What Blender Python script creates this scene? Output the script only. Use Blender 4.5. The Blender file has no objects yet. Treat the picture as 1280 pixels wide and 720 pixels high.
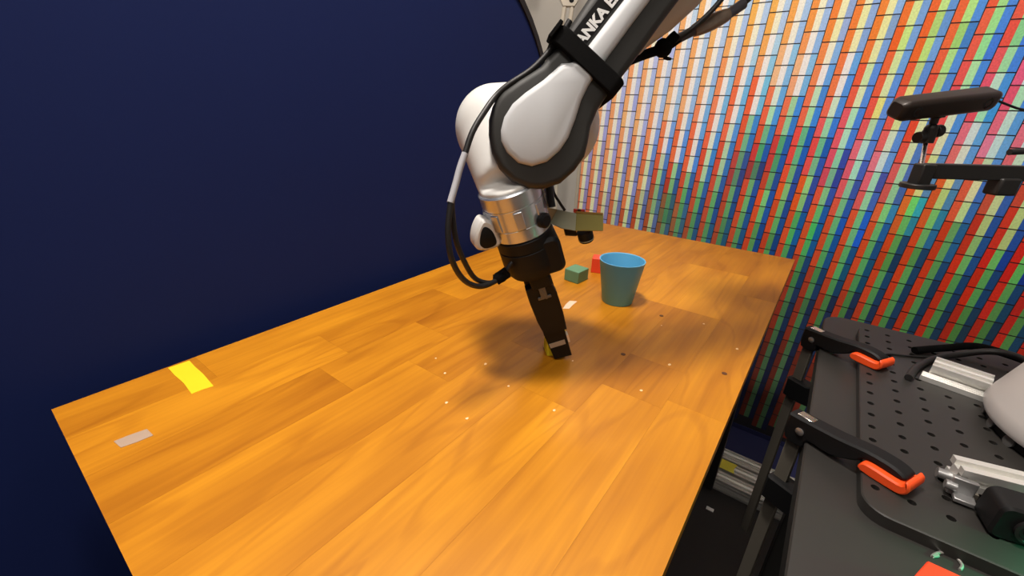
import bpy, bmesh, math, random
from mathutils import Vector, Matrix
random.seed(7)
V = Vector
SC = bpy.context.scene
COL = SC.collection

# ---------------------------------------------------------------- camera
cam_data = bpy.data.cameras.new('camera')
cam = bpy.data.objects.new('camera', cam_data)
COL.objects.link(cam)
SC.camera = cam
cam_data.sensor_width = 36.0
cam_data.sensor_fit = 'HORIZONTAL'
cam_data.lens = 527.2 / 1280 * 36.0
cam_data.clip_start = 0.02
_r, _p, _y = (math.radians(a) for a in (1.65, 23.34, 36.37))
_f = V((math.cos(_p)*math.cos(_y), math.cos(_p)*math.sin(_y), -math.sin(_p)))
_ri = V((math.sin(_y), -math.cos(_y), 0))
_up = _ri.cross(_f)
_r2 = _ri*math.cos(_r) + _up*math.sin(_r)
_u2 = _up*math.cos(_r) - _ri*math.sin(_r)
CAM = V((0, 0, 0.3219))
m = Matrix((_r2, _u2, -_f)).transposed().to_4x4()
m.translation = CAM
cam.matrix_world = m

# ---------------------------------------------------------------- world, lamps, exposure
world = bpy.data.worlds.new('world')
SC.world = world
world.use_nodes = True
bg = world.node_tree.nodes['Background']
bg.inputs[0].default_value = (1.0, 0.9, 0.78, 1)
bg.inputs[1].default_value = 0.10
SC.view_settings.view_transform = 'Standard'
SC.view_settings.look = 'None'
SC.view_settings.gamma = 1
SC.view_settings.exposure = 0.0
WARM = (1.0, 0.92, 0.84)

def area_lamp(name, loc, sx, sy, power, col, target=None, spread=180):
    d = bpy.data.lights.new(name, 'AREA')
    d.shape = 'RECTANGLE'; d.size = sx; d.size_y = sy
    d.energy = power; d.color = col; d.spread = math.radians(spread)
    o = bpy.data.objects.new(name, d); COL.objects.link(o)
    o.location = loc
    dirv = (V(target) - V(loc)) if target else V((0, 0, -1))
    o.rotation_euler = dirv.to_track_quat('-Z', 'Y').to_euler()
    return o
CEIL = 1.75
LAMPS = [((0.24, 0.36), 0.16, 0.26, 33.0), ((-0.55, -0.10), 0.5, 1.2, 11.5), ((1.68, 0.98), 0.3, 0.6, 6.0), ((0.95, -0.20), 0.3, 0.6, 2.0)]  # last two panels are added: one brightens the back wall, one is fill
for (lx, ly), sx, sy, pw in LAMPS:
    area_lamp('ceiling_or_fill_lamp', (lx, ly, CEIL-0.045), sx, sy, pw, WARM)

# ---------------------------------------------------------------- materials
MATS = {}
def s2l(c):
    return tuple(((x/255)/12.92 if x/255 <= 0.04045 else ((x/255+0.055)/1.055)**2.4) for x in c)
def mat(name, col, rough=0.5, metal=0.0, var=0.06, scale=25, bump=0.0, spec=0.5, coat=0.0, emit=None, estr=0.0, sheen=0.0, alpha=1.0, trans=0.0):
    if name in MATS: return MATS[name]
    m = bpy.data.materials.new(name); m.use_nodes = True
    nt = m.node_tree; b = nt.nodes['Principled BSDF']
    b.inputs['Roughness'].default_value = rough
    b.inputs['Metallic'].default_value = metal
    b.inputs['Specular IOR Level'].default_value = spec
    b.inputs['Coat Weight'].default_value = coat
    b.inputs['Sheen Weight'].default_value = sheen
    b.inputs['Transmission Weight'].default_value = trans
    if emit:
        b.inputs['Emission Color'].default_value = (*emit, 1)
        b.inputs['Emission Strength'].default_value = estr
    tc = nt.nodes.new('ShaderNodeTexCoord')
    nz = nt.nodes.new('ShaderNodeTexNoise'); nz.inputs['Scale'].default_value = scale; nz.inputs['Detail'].default_value = 4
    nt.links.new(tc.outputs['Object'], nz.inputs['Vector'])
    mx = nt.nodes.new('ShaderNodeMix'); mx.data_type = 'RGBA'
    mx.inputs['A'].default_value = (*[max(0, c*(1-var)) for c in col], 1)
    mx.inputs['B'].default_value = (*[min(1, c*(1+var)) for c in col], 1)
    nt.links.new(nz.outputs['Fac'], mx.inputs['Factor'])
    nt.links.new(mx.outputs['Result'], b.inputs['Base Color'])
    if bump:
        bp = nt.nodes.new('ShaderNodeBump'); bp.inputs['Strength'].default_value = bump; bp.inputs['Distance'].default_value = 0.002
        n2 = nt.nodes.new('ShaderNodeTexNoise'); n2.inputs['Scale'].default_value = scale*12
        nt.links.new(tc.outputs['Object'], n2.inputs['Vector'])
        nt.links.new(n2.outputs['Fac'], bp.inputs['Height']); nt.links.new(bp.outputs['Normal'], b.inputs['Normal'])
    MATS[name] = m
    return m

def wood_material():
    m = bpy.data.materials.new('table_wood'); m.use_nodes = True
    nt = m.node_tree; N = nt.nodes; L = nt.links; b = N['Principled BSDF']
    tc = N.new('ShaderNodeTexCoord'); oi = N.new('ShaderNodeObjectInfo')
    sc = N.new('ShaderNodeVectorMath'); sc.operation = 'SCALE'; sc.inputs['Scale'].default_value = 40
    cmb = N.new('ShaderNodeCombineXYZ')
    L.new(oi.outputs['Random'], cmb.inputs[0]); L.new(oi.outputs['Random'], cmb.inputs[1])
    L.new(cmb.outputs[0], sc.inputs[0])
    add = N.new('ShaderNodeVectorMath'); add.operation = 'ADD'
    L.new(tc.outputs['Object'], add.inputs[0]); L.new(sc.outputs[0], add.inputs[1])
    # slow cathedral figure
    mp1 = N.new('ShaderNodeMapping'); mp1.inputs['Scale'].default_value = (1.3, 7.0, 6)
    L.new(add.outputs[0], mp1.inputs[0])
    n1 = N.new('ShaderNodeTexNoise'); n1.inputs['Scale'].default_value = 2.4; n1.inputs['Detail'].default_value = 1.5; n1.inputs['Distortion'].default_value = 0.5
    L.new(mp1.outputs[0], n1.inputs['Vector'])
    mul = N.new('ShaderNodeMath'); mul.operation = 'MULTIPLY'; mul.inputs[1].default_value = 34
    L.new(n1.outputs['Fac'], mul.inputs[0])
    sn = N.new('ShaderNodeMath'); sn.operation = 'SINE'; L.new(mul.outputs[0], sn.inputs[0])
    r1 = N.new('ShaderNodeMapRange'); r1.inputs['From Min'].default_value = 0.45; r1.inputs['From Max'].default_value = 1.0; r1.inputs['To Min'].default_value = 1.0; r1.inputs['To Max'].default_value = 0.89
    L.new(sn.outputs[0], r1.inputs[0])
    # fine fibres
    mp2 = N.new('ShaderNodeMapping'); mp2.inputs['Scale'].default_value = (5, 190, 60)
    L.new(add.outputs[0], mp2.inputs[0])
    n2 = N.new('ShaderNodeTexNoise'); n2.inputs['Scale'].default_value = 1.0; n2.inputs['Detail'].default_value = 3
    L.new(mp2.outputs[0], n2.inputs['Vector'])
    r2 = N.new('ShaderNodeMapRange'); r2.inputs['From Min'].default_value = 0.3; r2.inputs['From Max'].default_value = 0.75; r2.inputs['To Min'].default_value = 1.04; r2.inputs['To Max'].default_value = 0.90
    L.new(n2.outputs['Fac'], r2.inputs[0])
    # broad blotches
    mp3 = N.new('ShaderNodeMapping'); mp3.inputs['Scale'].default_value = (3.5, 14, 8)
    L.new(add.outputs[0], mp3.inputs[0])
    n3 = N.new('ShaderNodeTexNoise'); n3.inputs['Scale'].default_value = 1.6; n3.inputs['Detail'].default_value = 2
    L.new(mp3.outputs[0], n3.inputs['Vector'])
    r3 = N.new('ShaderNodeMapRange'); r3.inputs['From Min'].default_value = 0.3; r3.inputs['From Max'].default_value = 0.7; r3.inputs['To Min'].default_value = 0.80; r3.inputs['To Max'].default_value = 1.10
    L.new(n3.outputs['Fac'], r3.inputs[0])
    a = N.new('ShaderNodeMath'); a.operation = 'MULTIPLY'; L.new(r1.outputs[0], a.inputs[0]); L.new(r2.outputs[0], a.inputs[1])
    a2 = N.new('ShaderNodeMath'); a2.operation = 'MULTIPLY'; L.new(a.outputs[0], a2.inputs[0]); L.new(r3.outputs[0], a2.inputs[1])
    # darker wood is redder: gamma per channel
    cm = N.new('ShaderNodeCombineXYZ')
    for i, e in enumerate((1.0, 1.35, 1.7)):
        p = N.new('ShaderNodeMath'); p.operation = 'POWER'; p.inputs[1].default_value = e
        L.new(a2.outputs[0], p.inputs[0]); L.new(p.outputs[0], cm.inputs[i])
    mx = N.new('ShaderNodeVectorMath'); mx.operation = 'MULTIPLY'
    L.new(oi.outputs['Color'], mx.inputs[0]); L.new(cm.outputs[0], mx.inputs[1])
    L.new(mx.outputs[0], b.inputs['Base Color'])
    b.inputs['Roughness'].default_value = 0.42
    b.inputs['Specular IOR Level'].default_value = 0.35
    return m

def print_material():
    m = bpy.data.materials.new('printed_fabric'); m.use_nodes = True
    nt = m.node_tree; N = nt.nodes; L = nt.links; b = N['Principled BSDF']
    at = N.new('ShaderNodeVertexColor'); at.layer_name = 'print'
    tc = N.new('ShaderNodeTexCoord')
    nz = N.new('ShaderNodeTexNoise'); nz.inputs['Scale'].default_value = 260; nz.inputs['Detail'].default_value = 2
    L.new(tc.outputs['Object'], nz.inputs['Vector'])
    rg = N.new('ShaderNodeMapRange'); rg.inputs['From Min'].default_value = 0.3; rg.inputs['From Max'].default_value = 0.7; rg.inputs['To Min'].default_value = 0.9; rg.inputs['To Max'].default_value = 1.1
    L.new(nz.outputs['Fac'], rg.inputs[0])
    mx = N.new('ShaderNodeVectorMath'); mx.operation = 'SCALE'
    L.new(at.outputs['Color'], mx.inputs[0]); L.new(rg.outputs[0], mx.inputs['Scale'])
    L.new(mx.outputs[0], b.inputs['Base Color'])
    b.inputs['Roughness'].default_value = 0.6
    b.inputs['Specular IOR Level'].default_value = 0.25
    return m

# ---------------------------------------------------------------- mesh builder
class MB:
    def __init__(s): s.v = []; s.f = []
    def add(s, vs, fs):
        n = len(s.v); s.v += [V(p) for p in vs]; s.f += [tuple(i+n for i in f) for f in fs]; return s
    def box(s, c, size, fr=None):
        c = V(c); ex, ey, ez = fr if fr else (V((1,0,0)), V((0,1,0)), V((0,0,1)))
        h = [x/2 for x in size]
        vs = [c + ex*(sx*h[0]) + ey*(sy*h[1]) + ez*(sz*h[2]) for sz in (-1,1) for sy in (-1,1) for sx in (-1,1)]
        return s.add(vs, [(0,2,3,1),(4,5,7,6),(0,1,5,4),(2,6,7,3),(0,4,6,2),(1,3,7,5)])
    def loft(s, rings, cap=True, close=True):
        n = len(rings[0]); vs = [p for r in rings for p in r]; fs = []
        for i in range(len(rings)-1):
            for j in range(n if close else n-1):
                a = i*n+j; b = i*n+(j+1) % n
                fs.append((a, b, b+n, a+n))
        if cap:
            fs.append(tuple(range(n-1, -1, -1))); k = (len(rings)-1)*n
            fs.append(tuple(range(k, k+n)))
        return s.add(vs, fs)
    def prism(s, pts, org, ex, ey, ez, levels):
        """outline pts in (ex, ey); levels = [(h along ez, inset)]"""
        rings = []
        for h, ins in levels:
            q = inset(pts, ins) if ins else pts
            rings.append([org + ex*x + ey*y + ez*h for x, y in q])
        return s.loft(rings)
    def lathe(s, prof, org, axis, n=32, cap=True):
        ax, e1, e2 = basis(axis); org = V(org)
        rings = [[org + ax*h + (e1*math.cos(t) + e2*math.sin(t))*max(r, 1e-5) for t in [2*math.pi*k/n for k in range(n)]] for r, h in prof]
        return s.loft(rings, cap)
    def cyl(s, p0, p1, r, n=20, r1=None):
        p0 = V(p0); p1 = V(p1)
        return s.lathe([(r, 0), (r if r1 is None else r1, (p1-p0).length)], p0, p1-p0, n)
    def tube(s, pts, r, n=10, res=6):
        P = smooth_path([V(p) for p in pts], res) if res > 1 and len(pts) > 2 else [V(p) for p in pts]
        rings = []; prev = None
        for i, p in enumerate(P):
            t = (P[min(i+1, len(P)-1)] - P[max(i-1, 0)]).normalized()
            if prev is None: _, e1, e2 = basis(t)
            else:
                e1 = (prev - t*prev.dot(t)).normalized(); e2 = t.cross(e1)
            prev = e1
            rr = r(i/(len(P)-1)) if callable(r) else r
            rings.append([p + (e1*math.cos(a) + e2*math.sin(a))*rr for a in [2*math.pi*k/n for k in range(n)]])
        return s.loft(rings)
    def ball(s, c, r, n=20, sc=(1,1,1), fr=None):
        c = V(c); ex, ey, ez = fr if fr else (V((1,0,0)), V((0,1,0)), V((0,0,1)))
        rings = []
        for i in range(1, n//2):
            ph = math.pi*i/(n//2)
            rings.append([c + ex*(r*sc[0]*math.sin(ph)*math.cos(2*math.pi*k/n)) + ey*(r*sc[1]*math.sin(ph)*math.sin(2*math.pi*k/n)) - ez*(r*sc[2]*math.cos(ph)) for k in range(n)])
        return s.loft(rings)

def basis(axis):
    ax = V(axis).normalized()
    t = V((0,0,1)) if abs(ax.z) < 0.9 else V((1,0,0))
    e1 = t.cross(ax).normalized(); return ax, e1, ax.cross(e1)
def smooth_path(P, res):
    out = []
    for i in range(len(P)-1):
        p0 = P[max(i-1,0)]; p1 = P[i]; p2 = P[i+1]; p3 = P[min(i+2, len(P)-1)]
        for k in range(res):
            t = k/res
            out.append(0.5*((2*p1) + (p2-p0)*t + (2*p0-5*p1+4*p2-p3)*t*t + (3*p1-p0-3*p2+p3)*t**3))
    out.append(P[-1]); return out
def smooth_loop(pts, res=3):
    n = len(pts); out = []
    P = [V((a, b, 0)) for a, b in pts]
    for i in range(n):
        p0, p1, p2, p3 = P[i-1], P[i], P[(i+1) % n], P[(i+2) % n]
        for k in range(res):
            t = k/res
            q = 0.5*((2*p1) + (p2-p0)*t + (2*p0-5*p1+4*p2-p3)*t*t + (3*p1-p0-3*p2+p3)*t**3)
            out.append((q.x, q.y))
    return out
def inset(pts, d):
    n = len(pts); out = []
    area = sum(pts[i][0]*pts[(i+1) % n][1] - pts[(i+1) % n][0]*pts[i][1] for i in range(n))
    sg = 1 if area > 0 else -1
    for i in range(n):
        a = V((*pts[i-1], 0)); b = V((*pts[i], 0)); c = V((*pts[(i+1) % n], 0))
        d1 = (b-a); d2 = (c-b)
        if d1.length < 1e-7: d1 = d2
        if d2.length < 1e-7: d2 = d1
        n1 = V((-d1.y, d1.x, 0)).normalized(); n2 = V((-d2.y, d2.x, 0)).normalized()
        nn = (n1+n2); nn = nn.normalized() if nn.length > 1e-5 else n1
        k = 1/max(0.5, nn.dot(n1))
        q = b + nn*d*k*sg
        out.append((q.x, q.y))
    return out
def rrect(x0, y0, x1, y1, r, n=6):
    out = []
    for cx, cy, a in ((x1-r, y1-r, 0), (x0+r, y1-r, 90), (x0+r, y0+r, 180), (x1-r, y0+r, 270)):
        for k in range(n+1):
            t = math.radians(a + 90*k/n); out.append((cx + r*math.cos(t), cy + r*math.sin(t)))
    return out

WLOC = {}
def emit(name, mb, m, parent=None, bevel=0.0, sharp=35, pos=None, seg=2):
    me = bpy.data.meshes.new(name)
    lo = V((min(p.x for p in mb.v), min(p.y for p in mb.v), min(p.z for p in mb.v)))
    hi = V((max(p.x for p in mb.v), max(p.y for p in mb.v), max(p.z for p in mb.v)))
    c = V(pos) if pos is not None else (lo+hi)/2
    me.from_pydata([p-c for p in mb.v], [], mb.f)
    bm = bmesh.new(); bm.from_mesh(me); bmesh.ops.recalc_face_normals(bm, faces=bm.faces); bm.to_mesh(me); bm.free()
    me.materials.append(m)
    for p in me.polygons: p.use_smooth = True
    me.set_sharp_from_angle(angle=math.radians(sharp))
    o = bpy.data.objects.new(name, me); COL.objects.link(o)
    WLOC[o.name] = c
    if parent:
        o.parent = parent; o.location = c - WLOC[parent.name]
    else: o.location = c
    if bevel:
        b = o.modifiers.new('bevel', 'BEVEL'); b.width = bevel; b.segments = seg; b.limit_method = 'ANGLE'; b.angle_limit = math.radians(40)
    return o
def tag(o, label, cat, group=None):
    o['label'] = label; o['category'] = cat
    if group: o['group'] = group
    return o
def thing(name, label, cat, loc, group=None):
    o = bpy.data.objects.new(name, None); COL.objects.link(o); o.location = loc; WLOC[o.name] = V(loc)
    o.empty_display_size = 0.05
    return tag(o, label, cat, group)
def struct(name, mb, m, parent=None, **k):
    o = emit(name, mb, m, parent, **k); o['kind'] = 'structure'; return o
def cp(src, delta, parent):
    o = src.copy(); COL.objects.link(o); o.parent = parent
    o.location = src.location + V(delta); WLOC[o.name] = WLOC[src.name] + V(delta); return o
def lab(o, s): o['label'] = s; return o

# shared materials
M_white = mat('robot_white', (0.70, 0.69, 0.66), 0.38, var=0.02, coat=0.15)
M_beige = mat('robot_housing_back', (0.62, 0.58, 0.52), 0.45, var=0.03)
M_char = mat('charcoal_plastic', (0.028, 0.028, 0.026), 0.5, var=0.1)
M_black = mat('matt_black', (0.006, 0.006, 0.0065), 0.55, var=0.15, spec=0.25)
M_rubber = mat('black_cable_sheath', (0.012, 0.011, 0.011), 0.45, var=0.1)
M_velcro = mat('black_hook_and_loop', (0.006, 0.006, 0.006), 0.95, var=0.4, scale=300, bump=0.6, spec=0.1)
M_steel = mat('machined_aluminium', (0.62, 0.65, 0.70), 0.27, 0.75, var=0.06, scale=60)
M_alu = mat('brushed_extrusion', (0.80, 0.79, 0.75), 0.38, 0.6, var=0.08, scale=80)
M_alud = mat('extrusion_slot', (0.18, 0.18, 0.17), 0.5, 1.0, var=0.1)
M_base = mat('base_shaded_white', (0.50, 0.47, 0.45), 0.4, var=0.02)  # robot white greyed, the shade on the base is put into its colour
M_blackm = mat('black_powder_coat', (0.020, 0.019, 0.018), 0.42, var=0.12, scale=90)
M_plate = mat('black_anodised_plate', (0.024, 0.022, 0.020), 0.40, var=0.10, scale=40)
M_hole = mat('hole_shadow', (0.003, 0.003, 0.003), 0.8, var=0.1)
M_orange = mat('orange_rubber_pad', (0.90, 0.085, 0.012), 0.45, var=0.05)
M_bar = mat('grey_steel_bar', (0.14, 0.125, 0.10), 0.5, 0.2, var=0.08)
M_chrome = mat('bright_steel', (0.85, 0.82, 0.76), 0.2, 1.0)
M_yell = mat('yellow_tape', (0.86, 0.62, 0.012), 0.5, var=0.04)
M_navy = mat('navy_fabric', (0.0075, 0.016, 0.085), 0.85, var=0.10, scale=3, spec=0.15, sheen=0.0)
M_navyrim = mat('black_rim_binding', (0.006, 0.005, 0.008), 0.8, var=0.2)
M_wall = mat('painted_wall', (0.62, 0.58, 0.52), 0.8, var=0.03, scale=3, bump=0.1)
M_dwall = mat('grey_painted_wall', (0.30, 0.29, 0.28), 0.85, var=0.03, scale=3)
M_floor = mat('dark_floor', (0.014, 0.012, 0.011), 0.55, var=0.25, scale=6)
M_wood = wood_material()

# ================================================================ the room
FZ = -0.73
WX = 1.95
b = MB(); b.box((0.2, 0, FZ-0.05), (3.6, 3.6, 0.1)); struct('floor', b, M_floor)
b = MB(); b.box((0.2, 0, CEIL+0.05), (3.6, 3.6, 0.1)); struct('ceiling', b, M_wall)
HZ = (FZ+CEIL)/2; HH = CEIL-FZ
b = MB(); b.box((WX+0.05, 0, HZ), (0.1, 3.6, HH)); struct('wall_back', b, M_wall)
b = MB(); b.box((0.2, 1.75, HZ), (3.4, 0.1, HH)); struct('wall_left', b, M_dwall)
b = MB(); b.box((0.2, -1.75, HZ), (3.4, 0.1, HH)); struct('wall_right', b, M_dwall)
b = MB(); b.box((-1.55, 0, HZ), (0.1, 3.6, HH)); struct('wall_front', b, M_dwall)
for i, ((lx, ly), sx, sy, pw) in enumerate(LAMPS):
    t = thing('ceiling_or_fill_light', ['small square ceiling light panel right above the robot gripper', 'big ceiling light panel behind the camera', 'small added light panel brightening the wall behind the blue backdrop corner', 'small added fill light panel above the gap between table and cart'][i], 'light', (lx, ly, CEIL), 'ceiling lights above the frame')
    b = MB()
    for s in (-1, 1):
        b.box((lx+s*(sx/2+0.015), ly, CEIL-0.0175), (0.03, sy+0.06, 0.035))
        b.box((lx, ly+s*(sy/2+0.015), CEIL-0.0175), (sx, 0.03, 0.035))
    emit('frame', b, mat('light_frame', (0.7, 0.7, 0.7), 0.5), t)
    b = MB(); b.box((lx, ly, CEIL-0.012), (sx, sy, 0.012))
    emit('diffuser', b, mat('lit_diffuser', (0.9, 0.9, 0.9), 0.5, emit=WARM, estr=3.0), t)

# ================================================================ the work table, glued from staves
TX0, TX1, TY0, TY1, TT = -0.0025, 1.1824, 0.0267, 0.6267, 0.022
table = thing('work_table', 'long honey-brown wooden work table glued from wide staves', 'table', (0.59, 0.327, FZ))
YB = [TY0, 0.093, 0.170, 0.247, 0.323, 0.400, 0.477, 0.5545, TY1]
def wc(r, g, bb): return (r, g, bb, 1)
BASE = V((0.545, 0.212, 0.0085))
ROWS = [  # x breaks, tone of each stave
    [(0.45, 1.06), (0.862, 0.98), (TX1, 0.80)],
    [(0.430, 1.08), (0.522, 0.76), (0.72, 0.95), (0.98, 1.16), (TX1, 0.80)],
    [(0.36, 1.08), (0.72, 0.90), (0.98, 1.12), (TX1, 0.90)],
    [(0.44, 0.98), (0.78, 0.93), (TX1, 0.96)],
    [(0.31, 0.97), (0.62, 0.90), (TX1, 0.97)],
    [(0.225, 0.80), (0.390, 1.00), (0.60, 0.80), (0.9, 0.93), (TX1, 0.9)],
    [(0.27, 1.12), (0.50, 0.84), (0.80, 0.98), (TX1, 0.9)],
    [(0.135, 0.82), (0.62, 0.95), (TX1, 0.98)],
]
g = 0.00006
for r, row in enumerate(ROWS):
    x0 = TX0
    for x1, tone in row:
        b = MB(); b.box(((x0+x1)/2, (YB[r]+YB[r+1])/2, -TT/2), (x1-x0-2*g, YB[r+1]-YB[r]-2*g, TT))
        o = emit('stave', b, M_wood, table)
        t = 1 + (tone-1)*0.65
        o.color = (min(0.95, BASE[0]*t), BASE[1]*t**1.35, BASE[2]*t**1.7, 1)
        x0 = x1
b = MB()
for s in (TX0+0.04, TX1-0.04): b.box((s, 0.327, -TT-0.03), (0.04, 0.50, 0.06))
for s in (TY0+0.05, TY1-0.05): b.box((0.59, s, -TT-0.03), (1.10, 0.03, 0.06))
emit('under_frame', b, M_blackm, table, bevel=0.002)
for x in (TX0+0.04, TX1-0.04):
    for y in (TY0+0.05, TY1-0.05):
        b = MB(); b.box((x, y, (FZ-TT-0.06)/2), (0.045, 0.045, -FZ-TT-0.06)); emit('leg', b, M_blackm, table, bevel=0.002)
M_chip = mat('pale_paint_chip', (0.88, 0.62, 0.36), 0.6)
specks = [(0.337, 0.375), (0.37, 0.313), (0.35, 0.259), (0.279, 0.296), (0.274, 0.259), (0.347, 0.19), (0.452, 0.225), (0.529, 0.116), (0.448, 0.125), (0.687, 0.111), (0.636, 0.164), (0.636, 0.051), (0.32, 0.34)]
for i, (x, y) in enumerate(specks):
    b = MB(); n = 6; s = random.uniform(0.0014, 0.0026)
    ring = [V((x + s*random.uniform(.7, 1.3)*math.cos(k*6.283/n), y + s*random.uniform(.6, 1)*math.sin(k*6.283/n), 0)) for k in range(n)]
    b.loft([ring, [p + V((0, 0, 0.0005)) for p in ring]]); emit('paint_chip', b, M_chip, table)
for (x, y) in ((0.513, 0.177), (0.671, 0.176), (0.555, 0.051)):
    b = MB(); b.lathe([(0.0035, 0), (0.0035, 0.0004), (0.0018, 0.0006)], (x, y, 0), (0, 0, 1), 10)
    lab(emit('screw_mark', b, mat('burnt_mark', (0.10, 0.03, 0.01), 0.7), table), 'small dark round mark in the wood')

def tape(name, pts, m, label, cat, z=0.0, th=0.0005):
    b = MB(); r0 = [V((x, y, z)) for x, y in pts]; b.loft([r0, [p+V((0, 0, th)) for p in r0]])
    return tag(emit(name, b, m), label, cat)
tape('yellow_tape', [(0.104, 0.623), (0.127, 0.6215), (0.1262, 0.600), (0.1265, 0.575), (0.1245, 0.537), (0.113, 0.5395), (0.1025, 0.540), (0.1045, 0.57), (0.1035, 0.60)], M_yell, 'bright yellow tape strip stuck at the back edge of the table near its left corner', 'tape')
tape('grey_tape', [(0.026, 0.513), (0.038, 0.512), (0.052, 0.509), (0.053, 0.493), (0.04, 0.494), (0.028, 0.497)], mat('grey_tape', (0.42, 0.30, 0.22), 0.55), 'worn greyish tape patch near the left corner of the table', 'tape')
tape('pale_tape', [(0.585, 0.320), (0.605, 0.325), (0.622, 0.327), (0.628, 0.315), (0.61, 0.314), (0.592, 0.311)], mat('pale_tape', (0.80, 0.60, 0.42), 0.5), 'small pale pinkish tape scrap lying between gripper and blue cup', 'tape')

# ================================================================ blue fabric backdrop behind the table
t = thing('fabric_backdrop', 'huge dark navy blue collapsible fabric backdrop standing behind the table', 'backdrop', (0.1, 0.66, FZ))
pts = rrect(-1.15, FZ+0.005, 1.064, 0.628, 0.40, 14)
ex, ey, ez = V((1,0,0)), V((0,0,1)), V((0,1,0))
b = MB(); b.prism(inset(pts, 0.005), V((0, 0.66, 0)), ex, ey, ez, [(0.004, 0), (0.007, 0)]); emit('fabric', b, M_navy, t)
b = MB()
b.loft([[V((x, 0.66+dy, z)) for x, z in inset(pts, d)] for d, dy in ((0, 0.0), (0.014, 0.0), (0.014, 0.012), (0, 0.012), (0, 0.0))], cap=False)
emit('rim', b, M_navyrim, t)

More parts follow.
